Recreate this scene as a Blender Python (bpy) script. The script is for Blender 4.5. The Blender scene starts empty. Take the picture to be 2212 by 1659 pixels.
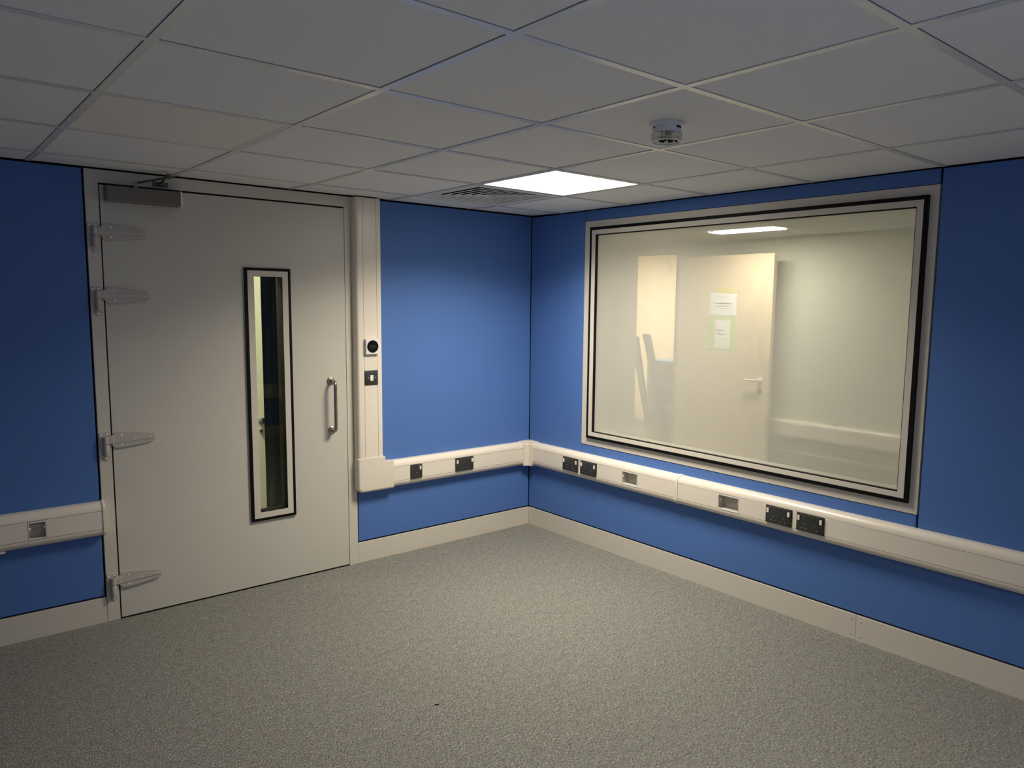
import bpy, bmesh, math, random
from mathutils import Matrix, Vector
random.seed(4)
S = bpy.context.scene
COL = S.collection

# ------------------------------------------------------------------ camera
cam_d = bpy.data.cameras.new('camera')
cam = bpy.data.objects.new('camera', cam_d); COL.objects.link(cam)
_y, _p, _r = CAM = (0.86454, -0.11508, 0.01211)
F = Vector((math.cos(_p)*math.cos(_y), math.cos(_p)*math.sin(_y), math.sin(_p)))
Rt = F.cross(Vector((0, 0, 1))).normalized(); Up = Rt.cross(F)
c_, s_ = math.cos(_r), math.sin(_r)
R2 = Rt*c_ + Up*s_; U2 = Up*c_ - Rt*s_
M = Matrix((R2, U2, -F)).transposed().to_4x4()
M.translation = Vector((-3.4312, -4.0827, 1.5965))
cam.matrix_world = M
cam_d.sensor_fit = 'HORIZONTAL'; cam_d.sensor_width = 36.0
cam_d.lens = 1621.74/2212*36.0
cam_d.shift_x = -50.34/2212; cam_d.shift_y = 13.3/2212
cam_d.clip_start = 0.02
S.camera = cam
# ------------------------------------------------------------------ world, exposure
w = bpy.data.worlds.new('world'); S.world = w; w.use_nodes = True
w.node_tree.nodes['Background'].inputs[0].default_value = (0.02, 0.02, 0.022, 1)
w.node_tree.nodes['Background'].inputs[1].default_value = 0.2
S.view_settings.view_transform = 'Standard'; S.view_settings.look = 'None'
S.view_settings.exposure = 0.0; S.view_settings.gamma = 1.0
S.view_settings.use_curve_mapping = False
S.cycles.max_bounces = 14; S.cycles.diffuse_bounces = 8; S.cycles.glossy_bounces = 6
S.cycles.transmission_bounces = 8; S.cycles.transparent_max_bounces = 12
S.cycles.sample_clamp_indirect = 4.0; S.cycles.use_denoising = True
PANEL_L = 8.0        # surface of the lit ceiling panel
def panel_lamp(name, x, y, z, size, watts, spread, rgb):
    # the prismatic panel throws most of its light downwards
    l = bpy.data.lights.new(name, 'AREA'); l.shape = 'SQUARE'; l.size = size; l.energy = watts
    l.color = rgb; l.spread = math.radians(spread)
    o = bpy.data.objects.new(name, l); COL.objects.link(o); o.location = (x, y, z)
    return o
panel_lamp('panel_lamp', -.833, -1.209, 2.190, .555, 38.5, 144, (1.0, .915, .775))
panel_lamp('rear_fill_lamp', -2.633, -4.209, 2.188, .555, 27.0, 122, (1.0, .915, .775))  # added fill lamp: its floor bounce lifts the ceiling
FAR_L = 106.0          # the lit panel of the room beyond the window
STORE_L = 60.0       # the room beyond its doorway
LOBBY_L = 105.0       # added panel that lights the pale door in the lobby

# ------------------------------------------------------------------ materials
def lin(c):
    return tuple(((v/255.)/12.92 if v <= 10.3 else ((v/255.+.055)/1.055)**2.4) for v in c)
def mat(name, rgb, rough=.5, metal=0., spec=.5, bump=None, var=None, coat=0, emit=None, srgb=True):
    m = bpy.data.materials.new(name); m.use_nodes = True
    nt = m.node_tree; b = nt.nodes['Principled BSDF']
    c = lin(rgb) if srgb else rgb
    b.inputs['Base Color'].default_value = (*c, 1)
    b.inputs['Roughness'].default_value = rough; b.inputs['Metallic'].default_value = metal
    b.inputs['Specular IOR Level'].default_value = spec
    if coat: b.inputs['Coat Weight'].default_value = coat; b.inputs['Coat Roughness'].default_value = .15
    tc = nt.nodes.new('ShaderNodeNewGeometry') if (bump or var) else None
    if var:      # (scale, amount)
        n = nt.nodes.new('ShaderNodeTexNoise'); n.inputs['Scale'].default_value = var[0]; n.inputs['Detail'].default_value = 3
        nt.links.new(tc.outputs['Position'], n.inputs['Vector'])
        mx = nt.nodes.new('ShaderNodeMix'); mx.data_type = 'RGBA'
        mx.inputs[6].default_value = (*[v*(1-var[1]) for v in c], 1); mx.inputs[7].default_value = (*[min(1, v*(1+var[1])) for v in c], 1)
        nt.links.new(n.outputs['Fac'], mx.inputs[0]); nt.links.new(mx.outputs[2], b.inputs['Base Color'])
    if bump:     # (scale, strength, distance)
        n = nt.nodes.new('ShaderNodeTexNoise'); n.inputs['Scale'].default_value = bump[0]; n.inputs['Detail'].default_value = 4
        nt.links.new(tc.outputs['Position'], n.inputs['Vector'])
        bp = nt.nodes.new('ShaderNodeBump'); bp.inputs['Strength'].default_value = bump[1]; bp.inputs['Distance'].default_value = bump[2]
        nt.links.new(n.outputs['Fac'], bp.inputs['Height']); nt.links.new(bp.outputs['Normal'], b.inputs['Normal'])
    return m
def emission(name, rgb, strength):
    m = bpy.data.materials.new(name); m.use_nodes = True; nt = m.node_tree
    nt.nodes.remove(nt.nodes['Principled BSDF'])
    e = nt.nodes.new('ShaderNodeEmission'); e.inputs[0].default_value = (*rgb, 1); e.inputs[1].default_value = strength
    nt.links.new(e.outputs[0], nt.nodes['Material Output'].inputs[0]); return m

m_blue = mat('blue_panel_laminate', (80, 116, 179), .60, spec=.3, bump=(260, .05, .0006), var=(2.2, .04))
m_paint = mat('painted_steel_light_grey', (210, 203, 189), .40, spec=.45, bump=(55, .03, .0005))
m_door = mat('painted_door_leaf', (204, 199, 187), .38, spec=.45, bump=(30, .04, .0008))
m_pvc = mat('white_pvc', (230, 221, 205), .26, spec=.5)
m_tile = mat('ceiling_tile_board', (238, 237, 236), .95, spec=.1, bump=(420, .12, .001))
m_tile2 = mat('opal_diffuser_unlit', (240, 234, 226), .6, spec=.3)
m_rail = mat('ceiling_rail_enamel', (232, 230, 222), .22, spec=.7)
m_dark = mat('dark_void', (6, 6, 8), .9, spec=.1)
m_gasket = mat('black_rubber_gasket', (6, 5, 5), .55, spec=.2)
m_socket = mat('anthracite_faceplate', (52, 53, 50), .38, spec=.5)
m_hole = mat('pin_hole_black', (4, 4, 4), .8)
m_rocker = mat('white_rocker', (238, 228, 220), .3)
m_shut = mat('pale_shutter', (190, 188, 184), .4)
m_steel = mat('brushed_stainless', (178, 168, 155), .28, metal=1.0)
m_closer = mat('satin_closer_metal', (128, 118, 108), .30, metal=.9, bump=(90, .03, .0004))
m_armmetal = mat('arm_grey_metal', (110, 108, 105), .35, metal=.8)
m_screw = mat('bright_screw', (250, 249, 242), .3, metal=.0)
m_hinge = mat('painted_hinge_grey', (186, 180, 170), .34, spec=.5)
m_black = mat('black_glass_display', (4, 4, 4), .12, spec=.5)
m_mark = mat('display_dim_figure', (38, 40, 42), .4)
m_box = mat('galvanised_back_box', (200, 194, 182), .5, metal=.15)
m_white = mat('white_plastic', (232, 228, 224), .4)
m_vent = mat('vent_enamel', (236, 234, 228), .45, spec=.4)
m_ventin = mat('vent_slot_shade', (34, 30, 26), .8, spec=.1)  # slot shade put into the blade colour
m_cream = mat('cream_wall_paint', (208, 210, 194), .8, spec=.2, bump=(80, .05, .0006))
m_cream2 = mat('store_wall_paint', (240, 226, 190), .8, spec=.2)
m_side = mat('grey_partition_paint', (176, 172, 160), .8, spec=.2)
m_greyb = mat('grey_wall_band', (128, 128, 118), .6)
m_farfloor = mat('far_room_floor', (95, 96, 96), .9)
m_paper = mat('paper_white', (240, 240, 240), .8)
m_green = mat('green_backing_card', (186, 212, 146), .8)
m_tape = mat('masking_tape', (226, 214, 120), .6)
m_ink = mat('grey_ink', (120, 120, 120), .8)
m_plank = mat('dark_plank', (84, 72, 72), .7, var=(8, .2))
m_plank2 = mat('pale_plank', (214, 190, 140), .7, var=(8, .1))
m_bluef = mat('blue_shelf_edge', (120, 165, 215), .5)
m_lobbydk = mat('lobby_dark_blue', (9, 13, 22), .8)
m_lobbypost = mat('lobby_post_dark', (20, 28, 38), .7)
m_lobbydoor = mat('lobby_pale_frame', (238, 226, 206), .5)
m_lamp = emission('lit_panel_diffuser', (1.0, .925, .79), PANEL_L)
m_lampf = emission('far_panel_diffuser', (1.0, .955, .84), FAR_L)
m_lamps = emission('store_panel_diffuser', (1.0, .93, .76), STORE_L)
m_lampl = emission('lobby_fill_diffuser', (1.0, .98, .84), LOBBY_L)

def wood():
    m = bpy.data.materials.new('blond_veneer'); m.use_nodes = True; nt = m.node_tree; b = nt.nodes['Principled BSDF']
    g = nt.nodes.new('ShaderNodeNewGeometry'); mp = nt.nodes.new('ShaderNodeMapping'); mp.inputs['Scale'].default_value = (22, 22, .9)
    n = nt.nodes.new('ShaderNodeTexNoise'); n.inputs['Scale'].default_value = 3; n.inputs['Detail'].default_value = 6; n.inputs['Distortion'].default_value = .4
    r = nt.nodes.new('ShaderNodeValToRGB'); r.color_ramp.elements[0].position = .35; r.color_ramp.elements[1].position = .68
    r.color_ramp.elements[0].color = (*lin((222, 200, 164)), 1); r.color_ramp.elements[1].color = (*lin((234, 216, 186)), 1)
    nt.links.new(g.outputs['Position'], mp.inputs[0]); nt.links.new(mp.outputs[0], n.inputs['Vector'])
    nt.links.new(n.outputs['Fac'], r.inputs[0]); nt.links.new(r.outputs[0], b.inputs['Base Color']); b.inputs['Roughness'].default_value = .5
    return m
m_wood = wood()

def carpet():
    m = bpy.data.materials.new('heather_loop_carpet'); m.use_nodes = True; nt = m.node_tree; b = nt.nodes['Principled BSDF']
    L = nt.links.new
    g = nt.nodes.new('ShaderNodeNewGeometry')
    def noise(scale, sc3, detail, rough=.6):
        mp = nt.nodes.new('ShaderNodeMapping'); mp.inputs['Scale'].default_value = sc3
        n = nt.nodes.new('ShaderNodeTexNoise'); n.inputs['Scale'].default_value = scale; n.inputs['Detail'].default_value = detail
        n.inputs['Roughness'].default_value = rough
        L(g.outputs['Position'], mp.inputs[0]); L(mp.outputs[0], n.inputs['Vector']); return n
    def ramp(src, pts):
        r = nt.nodes.new('ShaderNodeValToRGB'); e = r.color_ramp.elements
        e[0].position, e[1].position = pts[0][0], pts[-1][0]
        e[0].color = (*lin(pts[0][1]), 1); e[1].color = (*lin(pts[-1][1]), 1)
        for p, c in pts[1:-1]:
            q = e.new(p); q.color = (*lin(c), 1)
        L(src, r.inputs[0]); return r
    fine = noise(215, (1.0, .45, 1), 3, .8)
    r1 = ramp(fine.outputs['Fac'], [(.32, (58, 59, 57)), (.44, (110, 111, 106)), (.55, (142, 142, 135)), (.68, (205, 202, 193))])
    hue = noise(14, (1, .55, 1), 6, .8)
    r2 = ramp(hue.outputs['Fac'], [(.30, (184, 200, 184)), (.45, (206, 206, 198)), (.55, (208, 202, 200)), (.70, (216, 196, 190))])
    mul = nt.nodes.new('ShaderNodeMix'); mul.data_type = 'RGBA'; mul.blend_type = 'OVERLAY'; mul.inputs[0].default_value = .55
    L(r1.outputs[0], mul.inputs[6]); L(r2.outputs[0], mul.inputs[7])
    mid = noise(38, (1, .6, 1), 3, .6)
    r3 = ramp(mid.outputs['Fac'], [(.3, (190, 190, 190)), (.7, (255, 255, 255))])
    mu2 = nt.nodes.new('ShaderNodeMix'); mu2.data_type = 'RGBA'; mu2.blend_type = 'MULTIPLY'; mu2.inputs[0].default_value = .55
    L(mul.outputs[2], mu2.inputs[6]); L(r3.outputs[0], mu2.inputs[7])
    L(mu2.outputs[2], b.inputs['Base Color']); b.inputs['Roughness'].default_value = .95; b.inputs['Specular IOR Level'].default_value = .1
    b.inputs['Sheen Weight'].default_value = .15
    bp = nt.nodes.new('ShaderNodeBump'); bp.inputs['Strength'].default_value = .8; bp.inputs['Distance'].default_value = .006
    L(fine.outputs['Fac'], bp.inputs['Height']); L(bp.outputs['Normal'], b.inputs['Normal'])
    return m
m_carpet = carpet()

def glass(name, clear, film, tint=(1, 1, 1), film_rgb=(.8, .8, .78), gloss=1.0):
    """clear pane: transparent + fresnel reflection; film = share of a dusty, scattering film on it"""
    m = bpy.data.materials.new(name); m.use_nodes = True; nt = m.node_tree; L = nt.links.new
    nt.nodes.remove(nt.nodes['Principled BSDF'])
    t = nt.nodes.new('ShaderNodeBsdfTransparent'); t.inputs[0].default_value = (*[clear*v for v in tint], 1)
    d = nt.nodes.new('ShaderNodeBsdfDiffuse'); d.inputs[0].default_value = (*film_rgb, 1)
    tr = nt.nodes.new('ShaderNodeBsdfTranslucent'); tr.inputs[0].default_value = (*film_rgb, 1)
    h = nt.nodes.new('ShaderNodeMixShader'); h.inputs[0].default_value = .68; L(d.outputs[0], h.inputs[1]); L(tr.outputs[0], h.inputs[2])
    a = nt.nodes.new('ShaderNodeMixShader'); a.inputs[0].default_value = film; L(t.outputs[0], a.inputs[1]); L(h.outputs[0], a.inputs[2])
    g = nt.nodes.new('ShaderNodeBsdfGlossy'); g.inputs['Roughness'].default_value = .0; g.inputs[0].default_value = (gloss, gloss, gloss, 1)
    fr = nt.nodes.new('ShaderNodeFresnel'); fr.inputs[0].default_value = 1.5
    # the rear faces of the pane transmit only (no false total reflection, as the pane is not refracting)
    ge = nt.nodes.new('ShaderNodeNewGeometry'); iv = nt.nodes.new('ShaderNodeMath'); iv.operation = 'SUBTRACT'; iv.inputs[0].default_value = 1.0
    L(ge.outputs['Backfacing'], iv.inputs[1]); mu = nt.nodes.new('ShaderNodeMath'); mu.operation = 'MULTIPLY'
    L(fr.outputs[0], mu.inputs[0]); L(iv.outputs[0], mu.inputs[1])
    x = nt.nodes.new('ShaderNodeMixShader'); L(mu.outputs[0], x.inputs[0]); L(a.outputs[0], x.inputs[1]); L(g.outputs[0], x.inputs[2])
    L(x.outputs[0], nt.nodes['Material Output'].inputs[0]); return m
m_glass = glass('hazy_window_glass', .96, .41, tint=(1, 1, .97), film_rgb=(.88, .87, .83), gloss=.55)
m_glass2 = glass('door_pane_glass', .94, .0, tint=(.97, 1, .95))
m_lens = glass('clear_beacon_lens', .9, .12)

# ------------------------------------------------------------------ mesh helpers
IDM = Matrix.Identity(4)
DOOR = IDM                                        # local x = along wall, local -y = into the room
WIN = Matrix.Rotation(-math.pi/2, 4, 'Z')         # local x -> world -y, local -y -> world -x
class MB:
    """collects shapes given as (u, d, z): along the wall, out of the wall, height; builds ONE mesh"""
    def __init__(s): s.bm = bmesh.new()
    def v(s, u, d, z): return s.bm.verts.new((u, -d, z))
    def box(s, u0, u1, d0, d1, z0, z1, bev=0, seg=2):
        vs = [s.v(u, d, z) for u in (u0, u1) for d in (d0, d1) for z in (z0, z1)]
        fs = [(0, 1, 3, 2), (4, 6, 7, 5), (0, 4, 5, 1), (2, 3, 7, 6), (0, 2, 6, 4), (1, 5, 7, 3)]
        fc = [s.bm.faces.new([vs[i] for i in f]) for f in fs]
        if bev:
            es = list({e for f in fc for e in f.edges})
            bmesh.ops.bevel(s.bm, geom=es, offset=bev, segments=seg, affect='EDGES', profile=.5)
        return s
    def ring(s, u0, u1, z0, z1, b, d0, d1, bz=None):
        """rectangular frame of face width b (b may be (left, right, bottom, top))"""
        if not isinstance(b, tuple): b = (b, b, b, b)
        o = [(u0, z0), (u1, z0), (u1, z1), (u0, z1)]
        i = [(u0+b[0], z0+b[2]), (u1-b[1], z0+b[2]), (u1-b[1], z1-b[3]), (u0+b[0], z1-b[3])]
        V = [[s.v(u, d, z) for (u, z) in q] for q in (o, i) for d in (d0, d1)]
        O0, O1, I0, I1 = V
        for k in range(4):
            n = (k+1) % 4
            for q in ((O1[k], O1[n], I1[n], I1[k]), (O0[n], O0[k], I0[k], I0[n]), (O0[k], O0[n], O1[n], O1[k]), (I1[k], I1[n], I0[n], I0[k])):
                s.bm.faces.new(q)
        return s
    def prism(s, pts, a, b, axis='d', bev=0, seg=2, keep=None):
        """polygon extruded: axis d: pts (u,z); axis u: pts (d,z); axis z: pts (u,d)"""
        f = {'d': lambda p, t: s.v(p[0], t, p[1]), 'u': lambda p, t: s.v(t, p[0], p[1]), 'z': lambda p, t: s.v(p[0], p[1], t)}[axis]
        A = [f(p, a) for p in pts]; B = [f(p, b) for p in pts]; n = len(pts)
        fb = s.bm.faces.new(B); s.bm.faces.new(A[::-1])
        for k in range(n): s.bm.faces.new((A[k], A[(k+1) % n], B[(k+1) % n], B[k]))
        if bev:
            es = [e for e in fb.edges if keep is None or keep((e.verts[0].co+e.verts[1].co)/2)]
            bmesh.ops.bevel(s.bm, geom=es, offset=bev, segments=seg, affect='EDGES', profile=.5)
        return s
    def lathe(s, prof, c, axis='d', n=28):
        """prof: (radius, t) along the axis; c = centre (u, d, z)"""
        rings = []
        for r, t in prof:
            rr = []
            for k in range(n):
                a = 2*math.pi*k/n; x, y = r*math.cos(a), r*math.sin(a)
                rr.append(s.v(c[0]+x, c[1]+t, c[2]+y) if axis == 'd' else s.v(c[0]+x, c[1]+y, c[2]+t))
            rings.append(rr)
        for A, B in zip(rings, rings[1:]):
            for k in range(n): s.bm.faces.new((A[k], A[(k+1) % n], B[(k+1) % n], B[k]))
        s.bm.faces.new(rings[0][::-1]); s.bm.faces.new(rings[-1]); return s
    def tube(s, pts, r, n=12):
        P = [Vector((p[0], -p[1], p[2])) for p in pts]; prev = None; rings = []
        for i, p in enumerate(P):
            t = (P[min(i+1, len(P)-1)]-P[max(i-1, 0)]).normalized()
            if prev is None:
                a = t.orthogonal().normalized()
            else:
                a = (prev - t*prev.dot(t)).normalized()
            prev = a; b = t.cross(a)
            rings.append([s.bm.verts.new(p+(a*math.cos(2*math.pi*k/n)+b*math.sin(2*math.pi*k/n))*r) for k in range(n)])
        for A, B in zip(rings, rings[1:]):
            for k in range(n): s.bm.faces.new((A[k], A[(k+1) % n], B[(k+1) % n], B[k]))
        s.bm.faces.new(rings[0][::-1]); s.bm.faces.new(rings[-1]); return s
    def quadstrip(s, rows):
        V = [[s.bm.verts.new(p) for p in r] for r in rows]
        for A, B in zip(V, V[1:]):
            for k in range(len(A)-1): s.bm.faces.new((A[k], A[k+1], B[k+1], B[k]))
        return s
    def done(s, name, m, parent=None, smooth=False, xf=None, origin=None):
        bmesh.ops.recalc_face_normals(s.bm, faces=s.bm.faces)
        if xf is not None: s.bm.transform(xf)
        if origin is not None: s.bm.transform(Matrix.Translation(-Vector(origin)))
        me = bpy.data.meshes.new(name); s.bm.to_mesh(me); s.bm.free()
        me.materials.append(m)
        if smooth:
            me.polygons.foreach_set('use_smooth', [True]*len(me.polygons))
            try: me.set_sharp_from_angle(angle=math.radians(38))
            except Exception: pass
        o = bpy.data.objects.new(name, me); COL.objects.link(o)
        if parent is not None: o.parent = parent
        if origin is not None and parent is None: o.location = origin
        return o

def thing(name, label, cat, loc=(0, 0, 0), rz=0, group=None):
    o = bpy.data.objects.new(name, None); COL.objects.link(o); o.empty_display_size = .05
    o.location = loc; o.rotation_euler = (0, 0, rz); o['label'] = label; o['category'] = cat
    if group: o['group'] = group
    return o
def tag(o, label, cat, group=None):
    o['label'] = label; o['category'] = cat
    if group: o['group'] = group
    return o
def structure(name, rz=0, loc=(0, 0, 0), label=None):
    o = bpy.data.objects.new(name, None); COL.objects.link(o); o['kind'] = 'structure'
    o.rotation_euler = (0, 0, rz); o.location = loc; o.empty_display_size = .05
    if label: o['label'] = label
    return o
def copy_tree(o, parent=None):
    c = o.copy(); COL.objects.link(c)
    if parent is not None: c.parent = parent
    for ch in list(o.children): copy_tree(ch, c)
    return c
RZW = -math.pi/2

# ------------------------------------------------------------------ dimensions (metres; room corner at the origin)
HC = 2.192          # suspended grid
XL, YB = -4.35, -4.55   # the two walls not seen
WT = 2.1875         # top of the wall panels
GX, GY = -.533, -.309   # first grid lines
def zc(x, y):       # grid height: the border row lifts a little at the door wall
    return HC + .008*max(0., min(1., (y-GY)/abs(GY)))

# ------------------------------------------------------------------ floor
fl = MB(); fl.box(XL, 0, -0.0, -YB, -.06, 0)
fl = fl.done('floor', m_carpet); fl['kind'] = 'structure'; fl['label'] = 'grey heathered loop-pile carpet floor'

# ------------------------------------------------------------------ ceiling: slab, grid rails, tiles
ceil = MB(); ceil.box(XL-.1, .1, -.1, -YB+.1, 2.40, 2.46)
ceil = ceil.done('ceiling', m_dark); ceil['kind'] = 'structure'; ceil['label'] = 'suspended ceiling of square white tiles in a rail grid'
xs = [0.0] + [GX-.6*i for i in range(7) if GX-.6*i > XL] + [XL]
ys = [0.0] + [GY-.6*j for j in range(8) if GY-.6*j > YB] + [YB]
RW, RH = .012, .0055
def slab(name, x0, x1, y0, y1, low, high, m, parent):
    """flat board following the grid height"""
    b = MB(); V = []
    for (x, y) in ((x0, y0), (x1, y0), (x1, y1), (x0, y1)):
        V.append((b.bm.verts.new((x, y, zc(x, y)+low)), b.bm.verts.new((x, y, zc(x, y)+high))))
    b.bm.faces.new([v[0] for v in V][::-1]); b.bm.faces.new([v[1] for v in V])
    for k in range(4):
        n = (k+1) % 4; b.bm.faces.new((V[k][0], V[n][0], V[n][1], V[k][1]))
    return b.done(name, m, parent)
special = {(1, 2): 'lit', (4, 2): 'unlit', (4, 7): 'lit', (1, 1): 'vent', (1, 6): 'vent'}   # (column, row) of the grid
for ci in range(len(xs)-1):
    for ri in range(len(ys)-1):
        if (ci, ri) in special: continue
        x0, x1, y0, y1 = xs[ci+1], xs[ci], ys[ri+1], ys[ri]
        g = .0135
        dz = random.uniform(-.0006, .0006)
        slab('ceiling_tile', x0+(g if ci+2 < len(xs) else 0), x1-(g if ci else 0.0), y0+(g if ri+2 < len(ys) else 0), y1-(g if ri else 0.0),
             .0030+dz, .0165+dz, m_tile, ceil)
for x in xs[1:-1]:      # main rails, one run each
    slab('grid_rail', x-RW, x+RW, GY, YB, 0, RH-.0028, m_rail, ceil)
    slab('grid_rail', x-RW, x+RW, 0, GY, 0, RH-.0028, m_rail, ceil)
for j, y in enumerate(ys[1:-1]):      # cross rails between main rails
    for ci in range(len(xs)-1):
        a, b_ = xs[ci+1], xs[ci]
        slab('cross_rail', a+(RW if ci+2 < len(xs) else 0), b_-(RW if ci else 0), y-RW, y+RW, 0.0002, RH-.0028, m_rail, ceil)

# ------------------------------------------------------------------ wall_left (the wall with the door)
wl = structure('wall_left', label='wall of blue panels with the grey door')
b = MB()      # dark backing with the door opening left free
b.box(XL-.1, -2.70, -.12, -.02, 0, 2.40); b.box(-1.375, .12, -.12, -.02, 0, 2.40); b.box(-2.70, -1.375, -.12, -.02, 2.16, 2.40)
b.done('wall_backing', m_dark, wl)
G = .004
MB().box(XL, -2.7265, -.018, 0, .137, WT+.006, .0015, 1).done('wall_panel', m_blue, wl)
MB().box(-1.352, -.003, -.018, 0, .137, WT+.005, .0015, 1).done('wall_panel', m_blue, wl)
bl = structure('baseboard_left', label='grey skirting below the door wall panels')
MB().box(XL, -2.719, -.018, .001, 0, .1275, .001, 1).done('skirting_length', m_paint, bl)
MB().box(-1.3575, -.001, -.018, .001, 0, .1275, .001, 1).done('skirting_length', m_paint, bl)

# ------------------------------------------------------------------ wall_right (the wall with the window); u = -y
wr = structure('wall_right', RZW, label='wall of blue panels around the large window')
E_ = -YB
b = MB()
b.box(-.12, .60, -.14, -.02, 0, 2.40); b.box(2.66, E_+.1, -.14, -.02, 0, 2.40)
b.box(.60, 2.66, -.14, -.02, 0, .72); b.box(.60, 2.66, -.14, -.02, 2.085, 2.40)
b.done('wall_backing', m_dark, wr)
def wp(u0, u1, z0, z1): MB().box(u0, u1, -.018, 0, z0, z1, .0015, 1).done('wall_panel', m_blue, wr)
wp(.003, .5355, .545, WT); wp(.541, 2.700, .545, .6745); wp(.541, 2.700, 2.1245, WT+.001)
wp(2.7095, E_, .545, WT-.001)
wp(.003, E_, .137, .5425)
br = structure('baseboard_right', RZW, label='grey skirting in two lengths below the window wall')
MB().box(.001, 2.4575, -.018, .001, 0, .1275, .001, 1).done('skirting_length', m_paint, br)
MB().box(2.4585, E_, -.018, .001, 0, .1275, .001, 1).done('skirting_length', m_paint, br)
for (u, z) in ((2.435, .103), (2.482, .100), (2.435, .028), (2.482, .026)):
    MB().lathe([(.0045, .0), (.0045, .0015), (.002, .0024)], (u, .001, z), n=10).done('screw_head', m_paint, br, True)

# ------------------------------------------------------------------ walls behind the camera
wb = structure('wall_back', label='blue panelled wall behind the camera')
MB().box(XL-.1, .12, E_+.02, E_+.12, 0, 2.40).done('wall_backing', m_dark, wb)
for x0, x1 in ((XL, -2.905), (-2.9, -1.455), (-1.45, -.003)):
    MB().box(x0, x1, E_, E_+.018, .137, WT, .0015, 1).done('wall_panel', m_blue, wb)
MB().box(XL, -.001, E_-.001, E_+.018, 0, .1275).done('skirting', m_paint, wb)
wn = structure('wall_near', label='blue panelled wall left of the camera')
MB().box(XL-.12, XL-.02, 0, E_, 0, 2.40).done('wall_backing', m_dark, wn)
for y0, y1 in ((0.003, 1.5), (1.505, 3.0), (3.005, E_)):
    MB().box(XL-.018, XL, y0, y1, .137, WT, .0015, 1).done('wall_panel', m_blue, wn)
MB().box(XL-.018, XL+.001, 0, E_, 0, .1275).done('skirting', m_paint, wn)

# ------------------------------------------------------------------ the door
d1 = structure('door_1', label='light grey acoustic door with a tall narrow vision panel, shut')
b = MB()
pts = [(-2.7175, 0), (-2.6625, 0), (-2.6625, 2.1365), (-1.4145, 2.1365), (-1.4145, 0), (-1.3585, 0), (-1.3585, WT+.0075), (-2.7175, WT+.0075)]
b.prism(pts, -.12, .002, 'd', bev=.0012, seg=1)
b.done('door_frame', m_paint, d1)
b = MB(); b.prism([(-2.6625, 0.0), (-2.6560, 0.0), (-2.6560, 2.127), (-1.4172, 2.127), (-1.4172, 0), (-1.4145, 0), (-1.4145, 2.137), (-2.6625, 2.137)], -.10, -.012)
b.done('door_seal', m_gasket, d1)
UL, UR, ZD = -2.6555, -1.4175, 2.1265
leaf = MB().ring(UL, UR, .008, ZD, (-1.962-UL, UR+1.781, .410-.008, ZD-1.735), -.10, .0)
leaf = leaf.done('door_leaf', m_door, d1)
vp = MB().ring(-1.9985, -1.7465, .377, 1.7685, .0155, 0, .012).done('vision_gasket', m_gasket, leaf)
MB().ring(-1.9830, -1.7620, .3925, 1.7530, (.034, .031, .032, .030), 0, .0125).done('vision_bead', m_paint, leaf)
MB().ring(-1.951, -1.791, .4225, 1.725, .003, -.012, .009).done('pane_seal', m_gasket, leaf)
MB().box(-1.955, -1.788, -.020, -.014, .415, 1.73).done('glass_pane', m_glass2, leaf)
MB().box(-1.955, -1.788, -.086, -.080, .415, 1.73).done('glass_pane', m_glass2, leaf)
MB().ring(-1.962, -1.781, .410, 1.735, .006, -.099, -.021).done('vision_reveal', m_gasket, leaf)
# pull handle
hd = MB().lathe([(.0235, 0), (.0235, .004), (.020, .0075), (.012, .009)], (-1.516, 0, 1.133)).lathe([(.0235, 0), (.0235, .004), (.020, .0075), (.012, .009)], (-1.5135, 0, .8435)).done('handle_rose', m_steel, leaf, True)
arc = []
u0, R = -1.5145, .026
zt, zb, dd = 1.1345, .842, .056
arc.append((u0, 0, zt))
for k in range(7):
    a = math.pi/2*k/6; arc.append((u0, dd-R+R*math.sin(a), zt-R+R*math.cos(a)))
for k in range(7):
    a = math.pi/2*k/6; arc.append((u0, dd-R+R*math.cos(a), zb+R-R*math.sin(a)))
arc.append((u0, 0, zb))
MB().tube(arc, .0098, 16).done('pull_handle', m_steel, leaf, True)
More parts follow.
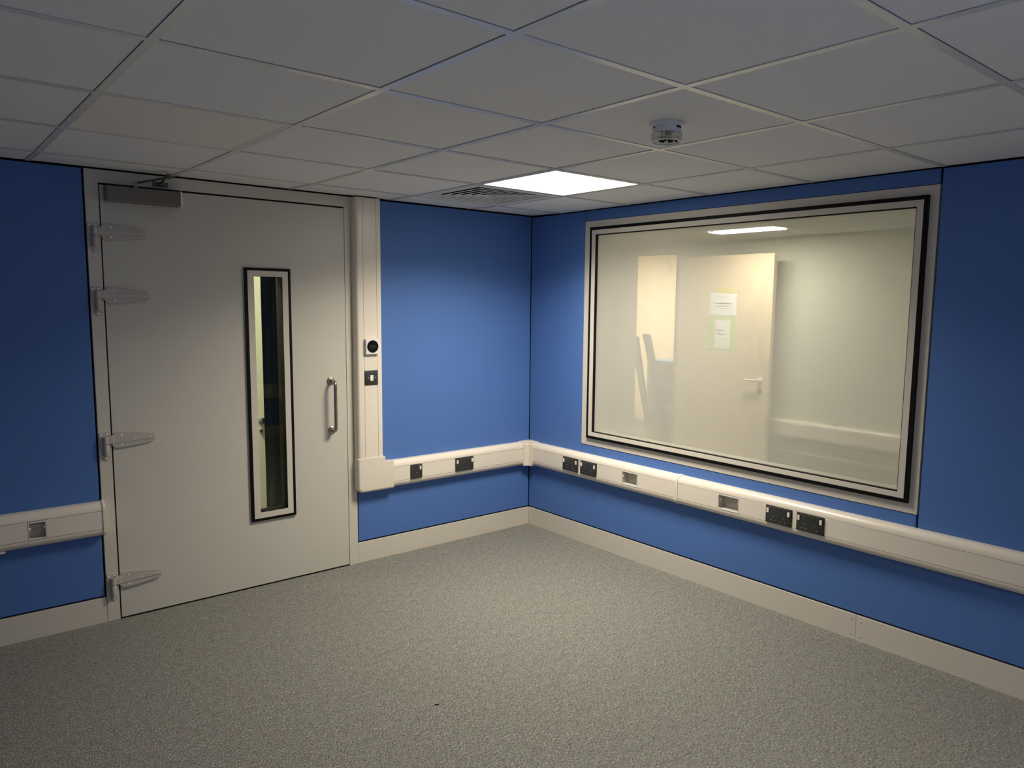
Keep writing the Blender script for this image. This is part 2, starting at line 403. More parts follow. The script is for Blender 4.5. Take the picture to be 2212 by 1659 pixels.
# hinges
def hinge(zt):
    p = structure('strap_hinge'); p.parent = d1
    del p['kind']
    p.location = (0, 0, zt); R_ = []
    # frame plate
    pl = [(-.0, 0), (.0, 0)]
    pts = [(-2.7155, -.004), (-2.712, 0), (-2.672, 0), (-2.667, -.005), (-2.667, -.100), (-2.672, -.128), (-2.680, -.136), (-2.692, -.136), (-2.700, -.128), (-2.708, -.098), (-2.7155, -.040)]
    plate = MB().prism(pts, .002, .0075, 'd', bev=.002, seg=2).done('hinge_plate', m_hinge, p, False)
    MB().lathe([(.0125, -.112), (.0135, -.109), (.0135, -.0575), (.0125, -.056)], (-2.6885, .0145, 0), 'z', 18).box(-2.694, -2.676, .005, .014, -.109, -.057).done('hinge_knuckle', m_hinge, p, True)
    # strap with curled end
    up, lo = [], []
    n = 12; L0, L1, zc0, hh0, hh1 = -2.648, -2.4665, -.0405, .0375, .0175
    for k in range(n+1):
        t = k/n; h = hh0+(hh1-hh0)*(t**1.7)
        up.append((L0+(L1-L0)*t, zc0+h)); lo.append((L0+(L1-L0)*t, zc0-h))
    neck_t = [(-2.690, -.0185), (-2.664, -.0185), (-2.658, -.012)]; neck_b = [(-2.658, -.066), (-2.664, -.0545), (-2.690, -.0545)]
    outline = neck_t + up[:-1] + [(L1-.004, zc0+hh1), (L1, zc0+hh1-.005), (L1, zc0-hh1+.005), (L1-.004, zc0-hh1)] + lo[-2::-1] + neck_b
    s = MB().prism(outline, .003, .0125, 'd', bev=.002, seg=2)
    s.box(-2.690, -2.655, .008, .024, -.0545, -.0185, .004, 2)
    s.lathe([(.0125, -.0545), (.0135, -.0525), (.0135, -.0205), (.0125, -.0185)], (-2.6885, .0145, 0), 'z', 18)
    s.done('hinge_strap', m_hinge, p, False)
    # raised centre rib
    rib = [(-2.662, -.052), (-2.662, -.020), (-2.645, -.026), (-2.470, -.034), (-2.470, -.046), (-2.645, -.055)]
    MB().prism(rib, .0115, .0155, 'd', bev=.0015, seg=1).done('strap_rib', m_hinge, p)
    for (u, z, r) in ((-2.707, -.009, .0046), (-2.681, -.009, .0046), (-2.686, -.125, .0046)):
        MB().lathe([(r, 0), (r, .0012), (r*.45, .0012), (r*.4, .0004)], (u, .0075, z), n=12).done('screw', m_screw, p, True)
    for (u, z, r, d) in ((-2.618, -.0165, .0046, .0125), (-2.618, -.0635, .0046, .0125), (-2.56, -.040, .0030, .0155), (-2.487, -.040, .0032, .0155)):
        MB().lathe([(r, 0), (r, .0012), (r*.45, .0012), (r*.4, .0004)], (u, d, z), n=12).done('screw', m_screw, p, True)
    return p
for zt in (1.9475, 1.6485, .9485, .2415): hinge(zt)
# closer
cl = MB().box(-2.6405, -2.309, 0, .060, 2.0505, 2.1215, .004, 2).done('closer_body', m_closer, d1)
MB().box(-2.3145, -2.3075, .001, .0635, 2.049, 2.123, .0015, 1).done('closer_end_cap', m_screw, cl)  # bright material paints the highlight at the closer's end
MB().lathe([(.0105, 0), (.0105, .024), (.008, .028)], (-2.506, .034, 2.1215), 'z', 16).done('arm_spindle', m_steel, cl, True)
ca = MB()
ca.tube([(-2.506, .034, 2.146), (-2.470, .068, 2.153), (-2.390, .150, 2.172)], .0055, 8)
ca.tube([(-2.386, .148, 2.181), (-2.390, .100, 2.174), (-2.396, .026, 2.156)], .0050, 8)
ca.lathe([(.0105, -.012), (.0115, -.010), (.0115, .010), (.009, .012)], (-2.388, .151, 2.176), 'z', 16)
ca.done('closer_arm', m_armmetal, cl)
MB().box(-2.425, -2.355, .002, .008, 2.142, 2.166, .001, 1).box(-2.404, -2.376, .008, .026, 2.147, 2.160, .001, 1).done('arm_bracket', m_armmetal, cl)

# ------------------------------------------------------------------ the window
w1 = structure('window_1', RZW, label='large fixed window with hazy glass in a light grey frame with black gaskets')
MB().ring(.5425, 2.7025, .6775, 2.1215, (.060, .044, .050, .044), -.14, .003).done('window_frame', m_paint, w1)
MB().ring(.601, 2.6655, .7245, 2.0800, .0185, .002, .019).done('outer_gasket', m_gasket, w1)
MB().ring(.6195, 2.6470, .7430, 2.0615, (.0285, .0285, .0245, .0275), .0, .020).done('glazing_bead', m_paint, w1)
MB().ring(.648, 2.6185, .7675, 2.0340, .0050, -.004, .014).done('pane_gasket', m_gasket, w1)
MB().box(.645, 2.622, -.010, -.004, .764, 2.038).done('glass_pane', m_glass, w1)
MB().ring(.602, 2.659, .727, 2.078, (.030, .030, .030, .030), -.139, -.012).done('window_reveal', m_paint, w1)

# ------------------------------------------------------------------ trunking
TZ0, TZ1, CZ0, CZ1, TD = .452, .618, .488, .5785, .054
def trunk_profile(k=1.0, z0=TZ0, z1=TZ1, td=TD):
    top = [(.0006, z1), (.022, z1)]; n = 7; zc_ = z1-.036; 
    for i in range(n+1):
        a = math.pi/2*(1-i/n); top.append((.022+(td-.022)*math.cos(a), zc_+.036*math.sin(a)*1.0))
    bot = []
    zb_ = z0+.034
    for i in range(n+1):
        a = math.pi/2*i/n; bot.append((.022+(td-.022)*math.cos(a), zb_-.034*math.sin(a)))
    bot.append((.0006, z0)); return top, bot
def trunk_run(parent, u0, u1, gaps=(), z0=TZ0, z1=TZ1):
    """body with a channel; covers fill the channel except over the gaps [(ua, ub)]"""
    top, bot = trunk_profile()
    top = [p for p in top if p[1] >= CZ1] + [(TD, CZ1), (.004, CZ1)]
    bot = [(.004, CZ0), (TD, CZ0)] + [p for p in bot if p[1] <= CZ0]
    MB().prism(top+bot, u0, u1, 'u').done('trunking_body', m_pvc, parent, True)
    e = [u0]
    for a, c in gaps: e += [a, c]
    e.append(u1)
    for a, c in zip(e[::2], e[1::2]):
        if c-a > .004: MB().box(a, c, TD-.0075, TD+.0002, CZ0+.0018, CZ1-.0018, .0005, 1).done('trunking_cover', m_pvc, parent)

# door wall, right of the door: upright run, flat angle, level run
t = thing('dado_trunking', 'white upright and level trunking beside the door, turning at a square elbow', 'trunking')
# upright: same section turned; built level then rotated
def upright(parent, uL, uR, z0, z1, gaps):
    b = MB(); ww = uR-uL; cu0, cu1 = uL+.0475, uL+.1365
    def prof():
        L = [(uL, .0026), (uL, .022)]
        for i in range(8):
            a = math.pi/2*i/7; L.append((uL+.020*(1-math.cos(a))*1.0, .022+(TD-.022)*math.sin(a)))
        L += [(cu0, TD), (cu0, .004), (cu1, .004), (cu1, TD)]
        for i in range(8):
            a = math.pi/2*(1-i/7); L.append((uR-.020*(1-math.cos(a)), .022+(TD-.022)*math.sin(a)))
        L += [(uR, .022), (uR, .0026)]
        return L
    b.prism(prof(), z0, z1, 'z'); b.done('trunking_body', m_pvc, parent, True)
    e = [z0]
    for a, c in gaps: e += [a, c]
    e.append(z1)
    for a, c in zip(e[::2], e[1::2]):
        MB().box(cu0+.0018, cu1-.0018, TD-.0075, TD+.0002, a, c, .0005, 1).done('trunking_cover', m_pvc, parent)
upright(t, -1.3755, -1.2005, .55, HC+.001, [(1.100, 1.187), (1.284, 1.377)])
# elbow
el = [(-1.3785, .657), (-1.1975, .657), (-1.1975, .640), (-1.181, .6215), (-1.1375, .6215), (-1.1375, .4485), (-1.345, .4485), (-1.360, .452), (-1.372, .462), (-1.3785, .477)]
MB().prism(el, .0026, .0585, 'd', bev=.016, seg=5, keep=lambda c: c.z < .656 and c.x < -1.138 and not (c.x > -1.199 and c.z > .60)).done('trunking_elbow', m_pvc, t, True)
trunk_run(t, -1.16, -.101, [(-1.019, -.937), (-.680, -.5355)])
# window wall run, in two lengths with a coupler
t2 = thing('dado_trunking', 'long white level trunking under the window, with a coupler midway', 'trunking', (0, 0, 0), RZW)
trunk_run(t2, .101, 1.385, [(.424, .570), (.592, .742), (.960, 1.090)])
trunk_run(t2, 1.385, E_-.06, [(1.678, 1.812), (1.9765, 2.1275), (2.151, 2.2995)])
def shell(parent, name, u0, u1, grow=.0025):
    top, bot = trunk_profile(z0=TZ0-grow, z1=TZ1+grow, td=TD+grow)
    return MB().prism(top+bot, u0, u1, 'u').done(name, m_pvc, parent, True)
shell(t2, 'trunking_coupler', 1.371, 1.398, .003)
# inner corner piece, shared: belongs to the window wall run
cn = MB()
g_ = .0025
pl = [(0, 0), (.0, .095), (.0545, .095), (.0555, .075), (.060, .063), (.075, .0565), (.095, .0545), (.095, 0)]
Z_ = .0008
pl = [(max(a, Z_), max(c, Z_)) for a, c in pl]
cn.prism(pl, TZ0-g_, TZ1-.016, 'z')
pl2 = [(.0008, .0008), (.0008, .093), (.030, .093), (.045, .075), (.052, .052), (.075, .045), (.093, .030), (.093, .0008)]
cn.prism(pl2, TZ1-.018, TZ1-.004, 'z')
cn.done('corner_piece', m_pvc, t2, False)
MB().prism([(.0008, .0008), (.0008, .100), (.045, .045), (.100, .0008)], TZ1-.003, TZ1+.004, 'z').done('corner_top_plate', m_pvc, t2)
MB().box(.093, .100, .046, .0585, TZ0+.006, TZ1-.012, .002, 2).done('corner_lip', m_pvc, t2)
MB().box(.046-.0, .0585, .093, .100, TZ0+.006, TZ1-.012, .002, 2).done('corner_lip', m_pvc, t2)
# door wall, left of the door
t3 = thing('dado_trunking', 'short white trunking left of the door with an end cap', 'trunking')
trunk_run(t3, XL+.06, -2.724, [(-3.0275, -2.9555)])
top, bot = trunk_profile(z0=TZ0-.003, z1=TZ1+.003, td=TD+.004)
MB().prism(top+bot, -2.7245, -2.7115, 'u', bev=.002, seg=2).done('end_cap', m_pvc, t3, True)
MB().box(-3.155, -3.115, .020, .040, TZ0-.008, TZ0+.002, .003, 2).done('cable_clip', m_white, t3)
# walls behind the camera
t4 = thing('dado_trunking', 'white trunking along the wall behind the camera', 'trunking')
b = MB(); top, bot = trunk_profile(); b.prism([(E_-p[0], p[1]) for p in top+bot], XL+.06, -.06, 'u'); b.done('trunking_body', m_pvc, t4, True)

# ------------------------------------------------------------------ sockets, switch, thermostat, open boxes
def pins(parent, cu, cz, d):
    k = 1
    for (du, dz, w_, h_) in ((0, .011, .0042, .0082), (-.0112, -.0115, .0066, .0042), (.0112, -.0115, .0066, .0042)):
        ho = MB().box(cu+du-w_/2, cu+du+w_/2, d-.001, d+.0004, cz+dz-h_/2, cz+dz+h_/2).done('pin_hole', m_hole, parent)
        MB().box(cu+du-w_*.42, cu+du+w_*.42, d, d+.0007, cz+dz-h_*.48, cz+dz-h_*.02).done('shutter', m_shut, ho)
def double_socket(label, loc, rz, w_=.148):
    p = thing('double_socket', label, 'socket', loc, rz, 'double sockets in the trunking')
    fp = MB().box(-w_/2, w_/2, 0, .0085, -.0435, .0435, .0025, 2).done('faceplate', m_socket, p, True)
    for cu in (-.0285, .0285): pins(p, cu, -.0135, .0085)
    for cu in (-w_/2+.0125, w_/2-.0125):
        r = MB().box(cu-.0065, cu+.0065, .008, .0125, .0085, .0330, .0015, 2).done('rocker_switch', m_rocker, p)
        MB().lathe([(.0022, 0), (.0022, .0008)], (cu, .0085, -.003), n=10).done('screw', m_armmetal, p)
    return p
dzs = .5325
ds0 = double_socket('dark grey double socket nearest the corner, on the door wall', (-.608, -TD, dzs), 0, .143)
def dcopy(label, loc, rz):
    c = copy_tree(ds0); c.location = loc; c.rotation_euler = (0, 0, rz); c['label'] = label; return c
dcopy('dark grey double socket nearest the corner under the window, left of its pair', (-TD, -.497, dzs), RZW)
dcopy('dark grey double socket left of the open box, right of the corner pair', (-TD, -.667, dzs), RZW)
dcopy('dark grey double socket right of the coupler, left one of the near pair', (-TD, -2.052, dzs), RZW)
dcopy('dark grey double socket farthest right on the trunking under the window', (-TD, -2.2255, dzs), RZW)
p = thing('single_socket', 'dark grey single socket beside the trunking elbow', 'socket', (-.978, -TD, dzs))
MB().box(-.042, .042, 0, .0085, -.0435, .0435, .0025, 2).done('faceplate', m_socket, p, True)
pins(p, -.002, -.0135, .0085)
MB().box(.0205, .0325, .008, .0125, .0105, .0340, .0015, 2).done('rocker_switch', m_rocker, p)
p = thing('light_switch', 'dark grey light switch with white rocker below the thermostat', 'switch', (-1.2835, -TD, 1.1435))
MB().box(-.0435, .0435, 0, .006, -.0430, .0430, .003, 2).done('faceplate', m_socket, p, True)
MB().box(-.0105, .0105, .005, .0095, -.0175, .0165, .0015, 2).done('rocker_switch', m_rocker, p)
for du in (-.022, .022): MB().lathe([(.0025, 0), (.0025, .0008)], (du, .006, 0), n=10).done('screw', m_screw, p)
p = thing('thermostat', 'square white thermostat with a round black display', 'thermostat', (-1.2835, -TD, 1.3305))
MB().box(-.0445, .0445, 0, .005, -.0460, .0460, .001, 1).done('mounting_plate', m_white, p)
MB().box(-.0415, .0445, .005, .022, -.0450, .0450, .002, 2).done('housing', m_white, p)
dsp = MB().lathe([(.0365, 0), (.0365, .0018), (.035, .003)], (.0015, .022, .001), n=40).done('round_display', m_black, p, True)
mk = MB()
for (u, z, a, c) in ((-.016, 0, .0018, .020), (-.010, -.001, .0014, .016), (-.004, 0, .0016, .018), (.010, .001, .0014, .019), (.016, 0, .0016, .016)):
    mk.box(u-a, u+a, .0248, .0252, z-c*.6, z+c*.6)
mk.box(-.0005, .012, .0248, .0252, -.007, .007)
mk.done('display_figures', m_mark, dsp)
def open_box(label, loc, rz, w_):
    p = thing('open_back_box', label, 'back box', loc, rz)
    h = .0850
    # loc on the trunking front face; depth goes into the channel (negative d)
    MB().ring(-w_/2, w_/2, -h/2, h/2, (.003, .003, .006, .006), -.005, .0015).done('box_rim', m_white, p)
    MB().box(-w_/2+.003, w_/2-.003, -.048, -.046, -h/2+.004, h/2-.004).done('box_back', m_box, p)
    MB().ring(-w_/2+.002, w_/2-.002, -h/2+.003, h/2-.003, .0012, -.045, -.0062).done('box_wall', m_box, p)
    sl = MB()
    for (a, c, e, f) in ((-.18, .12, -.004, -.0028), (-.18, -.165, -.018, -.004), (.25, .40, -.004, -.0028), (-.2, .15, .018, .0192), (.2, .35, .014, .0152)):
        sl.box(a*w_, c*w_, -.0462, -.0455, e, f)
    sl.done('knockout_slot', m_hole, p)
    for sx in (-1, 1):
        MB().box(min(sx*(w_/2-.011), sx*(w_/2-.002)), max(sx*(w_/2-.011), sx*(w_/2-.002)), -.010, -.0075, .003, .013, .001, 1).done('fixing_lug', m_screw, p)
    return p
zb = (CZ0+CZ1)/2
open_box('open empty back box between the corner sockets and the coupler', (-TD, -1.025, zb), RZW, .128)
open_box('open empty back box right of the trunking coupler', (-TD, -1.745, zb), RZW, .132)
open_box('open empty back box in the short trunking left of the door', (-2.9915, -TD, zb), 0, .070)

# ------------------------------------------------------------------ ceiling fittings
def cell(c, r): return xs[c+1], xs[c], ys[r+1], ys[r]
def panel(label, cell_, m, cat='ceiling light'):
    x0, x1, y0, y1 = cell_
    p = thing('panel_light', label, cat, ((x0+x1)/2, (y0+y1)/2, zc(x0, (y0+y1)/2)))
    h = (x1-x0)/2
    b = MB()
    a, c, n = h-.0135, h-.026, 4
    V = {}
    for nm, q, z in (('o0', a, .012), ('o1', a, .0005), ('i1', c, .0005), ('i0', c, .0035)):
        V[nm] = [b.bm.verts.new((sx*q, sy*q, z)) for sx, sy in ((-1, -1), (1, -1), (1, 1), (-1, 1))]
    for A, B in (('o0', 'o1'), ('o1', 'i1'), ('i1', 'i0')):
        for k in range(4): b.bm.faces.new((V[A][k], V[A][(k+1) % 4], V[B][(k+1) % 4], V[B][k]))
    b.done('light_frame', m_rail if m is m_lamp else m_tile2, p)
    d = MB(); cc = c+.001; r = .010
    out = []
    for sx, sy, a0 in ((1, 1, 0), (-1, 1, 90), (-1, -1, 180), (1, -1, 270)):
        for k in range(5):
            t_ = math.radians(a0+90*k/4); out.append((sx*(cc-r)+r*math.cos(t_), -(sy*(cc-r)+r*math.sin(t_))))
    d.prism(out, .0020, .0034, 'z')
    d.done('light_diffuser', m, p)
    return p
panel('lit square white ceiling light panel near the corner', cell(1, 2), m_lamp)
panel('added square fill light panel in the ceiling behind the camera', cell(4, 7), m_lamp)  # added out of view, goes with the rear fill
panel('unlit square ceiling light panel above the door side, slightly warmer than the tiles', cell(4, 2), m_tile2)

def vent(label, cell_):
    x0, x1, y0, y1 = cell_
    p = thing('air_diffuser', label, 'air vent', ((x0+x1)/2, (y0+y1)/2, zc(x0, (y0+y1)/2)), 0, 'square ceiling air diffusers')
    h = (x1-x0)/2
    def sqring(name, pro, m):
        b = MB(); rows = []
        for q, z in pro: rows.append([b.bm.verts.new((sx*q, sy*q, z)) for sx, sy in ((-1, -1), (1, -1), (1, 1), (-1, 1))])
        for A, B in zip(rows, rows[1:]):
            for k in range(4): b.bm.faces.new((A[k], A[(k+1) % 4], B[(k+1) % 4], B[k]))
        o = b.done(name, m, p)
        return o
    sqring('vent_frame', [(h-.0135, .012), (h-.0135, .0005), (h-.040, .0005), (h-.046, .006), (h-.046, .06)], m_vent)
    N = 6
    for i in range(N):
        q = h-.050-i*.041
        # blade: outer lip low, sloping up towards the centre, with thickness
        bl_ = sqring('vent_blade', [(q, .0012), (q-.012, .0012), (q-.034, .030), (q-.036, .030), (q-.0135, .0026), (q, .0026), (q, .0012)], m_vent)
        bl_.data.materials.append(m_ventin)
        for f in bl_.data.polygons:      # upper faces: dark colour paints the shade inside the slots
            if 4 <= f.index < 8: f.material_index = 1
    b = MB(); q = .022
    b.bm.faces.new([b.bm.verts.new((sx*q, sy*q, .012)) for sx, sy in ((-1, -1), (1, -1), (1, 1), (-1, 1))])
    b.prism([(-q, -q), (q, -q), (q, q), (-q, q)], .0125, .016, 'z'); b.done('vent_core', m_vent, p)
    MB().prism([(-h+.03, -h+.03), (h-.03, -h+.03), (h-.03, h-.03), (-h+.03, h-.03)], .062, .066, 'z').done('vent_throat', m_dark, p)
    return p
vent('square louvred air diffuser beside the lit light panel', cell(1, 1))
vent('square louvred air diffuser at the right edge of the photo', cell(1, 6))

# smoke detector with beacon
sd = thing('smoke_detector', 'round white smoke detector with a clear beacon base under a ceiling tile', 'smoke detector', (-1.436, -2.400, HC+.003))
MB().lathe([(.057, 0), (.0585, -.003), (.057, -.009), (.050, -.012)], (0, 0, 0), 'z', 48).done('mounting_base', m_white, sd, True)
MB().lathe([(.049, -.010), (.048, -.030), (.046, -.033), (.020, -.034)], (0, 0, 0), 'z', 48).done('detector_body', m_white, sd, True)
for a0, a1 in ((-100, -72), (160, 168), (20, 48)):
    sl = MB(); P = [(.0492*math.cos(math.radians(a0+(a1-a0)*k/6)), -.0492*math.sin(math.radians(a0+(a1-a0)*k/6))) for k in range(7)]
    Q = [(x*.96, y*.96) for x, y in P[::-1]]
    sl.prism(P+Q, -.021, -.0145, 'z').done('air_slot', m_hole, sd)
MB().lathe([(.046, -.032), (.0505, -.036), (.0505, -.056), (.047, -.060), (.0455, -.060), (.0455, -.036), (.044, -.034)], (0, 0, 0), 'z', 48).done('clear_lens', m_lens, sd, True)
bz = MB(); 
for k in range(48):
    pass
rr = [(.0495, -.0575), (.0505, -.0605), (.0465, -.0615), (.0460, -.0585)]
b = MB(); rows = []
for k in range(48):
    a = 2*math.pi*k/48; rows.append([b.bm.verts.new((r*math.cos(a), r*math.sin(a), z)) for r, z in rr])
for k in range(48):
    A, B = rows[k], rows[(k+1) % 48]
    for q in range(4): b.bm.faces.new((A[q], A[(q+1) % 4], B[(q+1) % 4], B[q]))
b.done('lens_rim', m_white, sd, True)
MB().lathe([(.044, -.048), (.044, -.050)], (0, 0, 0), 'z', 40).done('circuit_board', m_shut, sd)
for (x, y, s1, s2) in ((.010, .012, .006, .006), (-.012, .018, .005, .005), (.024, -.004, .009, .004), (-.022, -.010, .004, .007), (.004, -.024, .010, .003), (.030, .016, .004, .004), (-.030, .012, .003, .008), (-.004, -.004, .004, .004)):
    MB().box(x-s1, x+s1, y-s2, y+s2, -.0575, -.050, .0006, 1).done('circuit_component', m_hole, sd)
for a in (60, 150, 240, 330):
    x, y = .0500*math.cos(math.radians(a)), .0500*math.sin(math.radians(a))
    MB().box(x-.0012, x+.0012, y-.0012, y+.0012, -.0600, -.034).done('lens_rib', m_white, sd)

# ------------------------------------------------------------------ the room beyond the window
FX = 2.47
ff = MB().box(.14, 4.6, -3.2, 3.6, -.06, 0).done('floor_beyond', m_farfloor); ff['kind'] = 'structure'; ff['label'] = 'floor of the room beyond the window'
cf = structure('ceiling_beyond', label='tiled ceiling of the room beyond the window')
MB().box(.14, 4.6, -3.2, 3.6, 2.40, 2.46).done('ceiling_slab', m_dark, cf)
fxs = [.15, .46, 1.06, 1.66, 2.26, FX]; fys = [1.27, .93, .33, -.27, -.87, -1.47, -2.07, -2.67, -3.27, -3.6]
lit_cell = (2, 3)
fxs = [.14, .255, .855, 1.455, 2.055, FX]; fys = [1.31, .91, .31, -.29, -.89, -1.49, -2.09, -2.69, -3.29, -3.6]
def fslab(name, x0, x1, y0, y1, z0, z1, m, parent): 
    return MB().box(x0, x1, -y1, -y0, z0, z1).done(name, m, parent)
litf = (-1, -1)
for i in range(len(fxs)-1):
    for j in range(len(fys)-1):
        if (i, j) == litf: continue
        fslab('ceiling_tile', fxs[i]+.0135, fxs[i+1]-.0135, fys[j+1]+.0135, fys[j]-.0135, 2.195, 2.208, m_tile, cf)
for x in fxs[1:-1]: fslab('grid_rail', x-.012, x+.012, -3.6, 1.31, 2.190, 2.195, m_rail, cf)
for y in fys[1:-1]:
    for i in range(len(fxs)-1): fslab('cross_rail', fxs[i]+.012, fxs[i+1]-.012, y-.012, y+.012, 2.190, 2.195, m_rail, cf)
pf = thing('panel_light', 'lit ceiling light panel seen through the window', 'ceiling light', (1.77, -.545, 2.186))
MB().box(-.090, .090, -.300, .300, .0010, .0040).done('light_diffuser', m_lampf, pf)
b = MB()
for (a, c, e, f) in ((-.096, .096, -.306, -.300), (-.096, .096, .300, .306), (-.096, -.090, -.300, .300), (.090, .096, -.300, .300)): b.box(a, c, e, f, 0, .004)
b.done('light_frame', m_rail, pf)
wf = structure('wall_far', RZW, label='cream wall with a doorway in the room beyond the window')
# u = -y ; local d = -x  -> d of the wall face = -FX
def farbox(name, y0, y1, x0, x1, z0, z1, m, parent): return MB().box(-y1, -y0, -x1, -x0, z0, z1).done(name, m, parent)
farbox('wall_plaster', -3.6, .62, FX, FX+.1, 0, 2.40, m_cream, wf)
farbox('wall_plaster', .62, 1.31, FX, FX+.1, 2.10, 2.40, m_cream2, wf)
farbox('lower_grey_band', -3.6, .62, FX-.012, FX, 0, .33, m_greyb, wf)  # grey band along the bottom of the far wall
ws = structure('wall_side', label='grey partition at the left of the room beyond the window')
MB().box(.14, FX+.1, -1.41, -1.31, 0, 2.40).done('wall_plaster', m_side, ws)
MB().box(.14, FX+.1, 3.6, 3.7, 0, 2.40).done('wall_plaster', m_cream, ws)
wi = structure('wall_inner', RZW, label='cream lining around the window on its far side')
for (a, c, e, f) in ((-1.31, .603, 0, 2.40), (2.658, 3.6, 0, 2.40), (.603, 2.658, 0, .728), (.603, 2.658, 2.077, 2.40)):
    MB().box(a, c, -.150, -.141, e, f).done('lining_board', m_cream, wi)
ft = thing('dado_trunking', 'white trunking on the far wall seen through the window', 'trunking', (FX, 0, 0), RZW)
trunk_run(ft, .0-.55, 3.55)
cb = thing('cable_offcut', 'small grey cable offcut lying on the far trunking', 'cable', (FX-.02, -1.03, .62), RZW)
MB().tube([(-.035, .0, .022), (-.026, .0, .006), (-.008, .002, .004), (.012, .002, .005), (.030, 0, .008)], .0045, 8).done('cable', m_armmetal, cb, True)
# doorway frame, open leaf
df = structure('door_2', RZW, label='doorway with a blond wooden door folded open against the far wall')
farbox('door_jamb', .615, .70, FX-.022, FX+.10, 0, 2.10, m_cream2, df)
farbox('door_head', .615, 1.31, FX-.022, FX+.10, 2.10, 2.145, m_cream2, df)
ANG = 0.0
lf = farbox('door_leaf', -.515, .485, 2.235, 2.279, .01, 2.042, m_wood, df)
# lever handle on the leaf
hl = MB()
hl.lathe([(.024, 0), (.024, .007), (.010, .010), (.010, .045)], (.430, -2.235, .962), n=20)
hl.tube([(.430, -2.190, .962), (.405, -2.182, .960), (.300, -2.184, .958)], .0095, 10)
hl.done('lever_handle', m_screw, lf, True)
MB().lathe([(.024, 0), (.024, .007), (.018, .009)], (.432, -2.235, .872), n=20).done('lock_rose', m_steel, lf, True)
# notices taped to the leaf
def notice(label, y0, y1, z0, z1, lines, rot=0):
    p = thing('paper_notice', label, 'notice', (2.2335, (y0+y1)/2, (z0+z1)/2), RZW)
    a, c = (y1-y0)/2, (z1-z0)/2
    s = MB().box(-a, a, 0, .0008, -c, c).done('paper_sheet', m_paper, p)
    b = MB()
    for (u0, u1, zz, h) in lines: b.box(u0*a, u1*a, .0008, .0011, zz*c-h, zz*c+h)
    b.done('printed_lines', m_ink, s)
    return p
notice('landscape white notice, the upper sheet on the wooden door', -.161, .121, 1.510, 1.722,
       [(-.28, .32, .55, .002), (-.62, -.20, 0, .006), (-.16, .60, 0, .006), (-.5, .62, -.25, .0025), (-.3, .35, -.42, .002)])
cd = thing('backing_card', 'green card behind the lower notice on the wooden door', 'card', (2.2345, -.012, 1.355), RZW)
MB().box(-.150, .142, 0, .0007, -.160, .145).done('card_sheet', m_green, cd)
notice('portrait white notice, the lower sheet on the wooden door', -.103, .060, 1.213, 1.467,
       [(-.75, .1, .28, .006), (-.75, -.1, .05, .004), (-.6, .45, .0, .003)])
tp = thing('tape_strip', 'yellow tape strip along the top of the upper notice', 'tape', (2.2322, -.030, 1.727), RZW)
MB().box(-.090, .118, 0, .0006, -.020, .022).done('tape', m_tape, tp)
lp = thing('cord_loop', 'thin cord loop hanging in the far doorway', 'cord', (FX-.05, .775, 2.06), RZW)
cp = [(.0, 0, 0)]
for k in range(13):
    a = math.pi*2*k/12*.82+.4; cp.append((.012+.030*math.sin(a)*.8, 0, -.125-.05*math.cos(a+math.pi)*-1))
MB().tube([(-.012, 0, 0), (-.004, 0, -.06), (.012, 0, -.125), (.030, 0, -.150), (.046, 0, -.142), (.046, 0, -.120), (.026, 0, -.085), (.004, 0, -.03), (-.006, 0, 0)], .0022, 8).done('cord', m_armmetal, lp, True)
# store room past the doorway
st = structure('wall_store', label='bright cream store room past the far doorway')
MB().box(4.45, 4.55, -3.4, 0, 0, 2.40).done('wall_plaster', m_cream2, st)
MB().box(FX+.1, 4.5, -3.5, -3.4, 0, 2.40).done('wall_plaster', m_cream2, st)
MB().box(FX+.1, 4.5, -.30, -.20, 0, 2.40).done('wall_plaster', m_cream2, st)
MB().box(FX+.1, 4.5, -3.4, -.30, 2.30, 2.36).done('store_ceiling', m_cream2, st)
sp = thing('panel_light', 'lit light panel on the ceiling of the store room beyond', 'ceiling light', (3.15, 2.45, 2.28), 0)
MB().box(-.30, .30, -.30, .30, 0, .012).done('light_diffuser', m_lamps, sp)
su = thing('shelf_unit', 'white shelf unit with blue shelf edges in the store room', 'shelves', (3.60, 1.62, 0), RZW)
for z in (.965, .70, .44): MB().box(-.05, .42, 0, .40, z-.03, z).done('shelf', m_bluef if z > .5 else m_white, su)
for u in (-.07, .42): MB().box(u, u+.02, 0, .40, 0, .965).done('side_panel', m_white, su)
MB().box(-.05, .42, 0, .01, .02, .93).done('back_panel', m_cream2, su)
def plank(label, x, y0, y1, z1, w_, m):
    p = thing('plank', label, 'plank', (x, y0, 0), RZW)
    MB().prism([(0, .02), (w_, .02), (w_+(y0-y1), z1), ((y0-y1), z1)], 0, .022, 'd').done('board', m, p)
plank('dark narrow plank leaning by the far doorway', 2.74, 1.20, 1.455, 1.25, .035, m_plank)
plank('wide dark plank leaning in the far doorway', 2.79, 1.02, 1.40, 1.28, .10, m_plank)
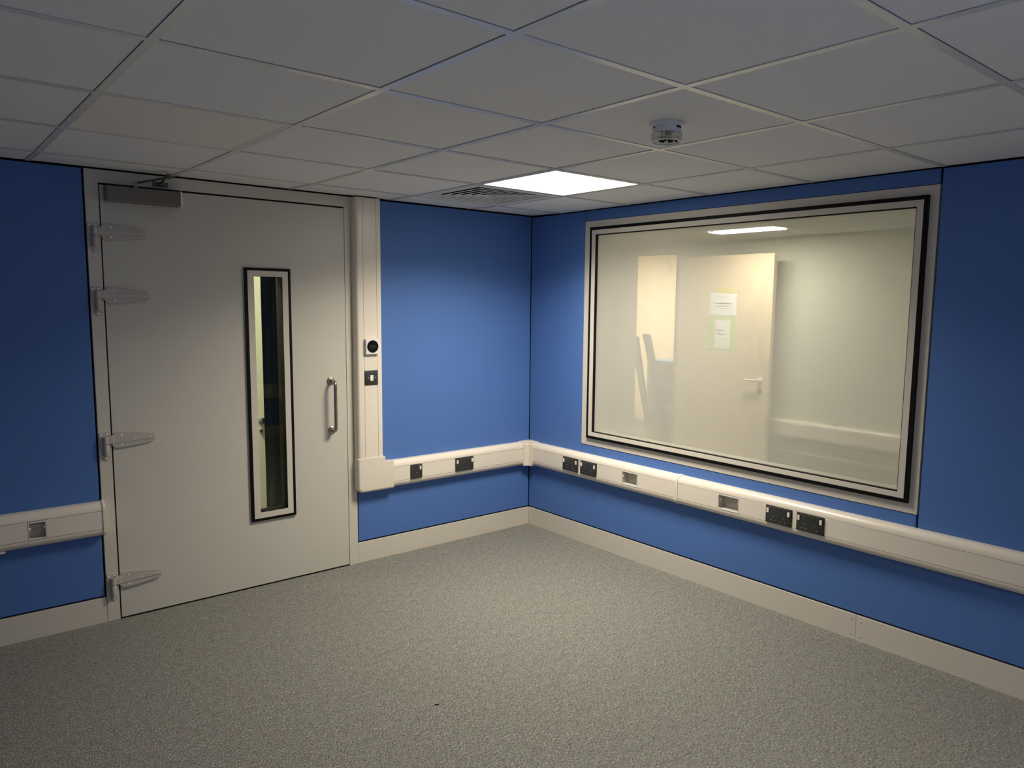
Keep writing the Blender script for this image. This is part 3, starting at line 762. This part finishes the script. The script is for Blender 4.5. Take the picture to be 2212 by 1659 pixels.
plank('pale plank leaning leftmost by the far doorway', 2.69, 1.16, 1.50, 1.34, .040, m_plank2)

# ------------------------------------------------------------------ lobby behind the door's vision panel
lb = structure('wall_lobby', label='dark blue lobby walls behind the door')
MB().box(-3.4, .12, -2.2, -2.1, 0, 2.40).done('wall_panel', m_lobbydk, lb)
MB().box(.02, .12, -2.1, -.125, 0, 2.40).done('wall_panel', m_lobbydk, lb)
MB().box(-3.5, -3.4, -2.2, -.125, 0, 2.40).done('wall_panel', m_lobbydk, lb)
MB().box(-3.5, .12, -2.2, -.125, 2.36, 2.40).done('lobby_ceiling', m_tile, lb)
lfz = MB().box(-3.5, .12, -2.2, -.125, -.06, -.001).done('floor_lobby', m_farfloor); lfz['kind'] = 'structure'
d3 = structure('door_3', label='pale door standing open in the lobby')
b = MB().prism([(-2.05, -.90), (-1.575, -.90), (-1.575, -.945), (-2.05, -.945)], .01, 2.30, 'z').done('door_leaf', m_lobbydoor, d3)
MB().lathe([(.016, 0), (.016, .02), (.022, .03), (.022, .045), (.012, .052)], (-1.606, -.90, .795), n=18).done('door_knob', m_steel, b, True)
MB().lathe([(.012, 0), (.012, .02)], (-1.602, -.90, .725), n=16).done('lock_cylinder', m_steel, b, True)
d4 = structure('trim_1', label='dark upright frame posts in the lobby')
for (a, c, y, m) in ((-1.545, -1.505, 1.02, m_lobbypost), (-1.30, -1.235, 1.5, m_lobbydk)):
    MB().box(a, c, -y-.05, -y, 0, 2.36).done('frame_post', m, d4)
ll = thing('panel_light', 'small added fill light panel in the lobby behind the door', 'ceiling light', (-2.55, .50, 2.35))
MB().box(-.28, .28, -.20, .20, 0, .010).done('light_diffuser', m_lampl, ll)  # added glowing panel, out of view, lights the pale lobby door

# a bit of dark lint on the carpet
ln = thing('carpet_lint', 'tiny dark lint fleck on the open carpet', 'lint', (-1.883, -1.684, .0005))
MB().tube([(-.007, -.004, .002), (-.001, .001, .003), (.006, .002, .002), (.008, .006, .002)], .0018, 6).done('fleck', m_dark, ln, True)
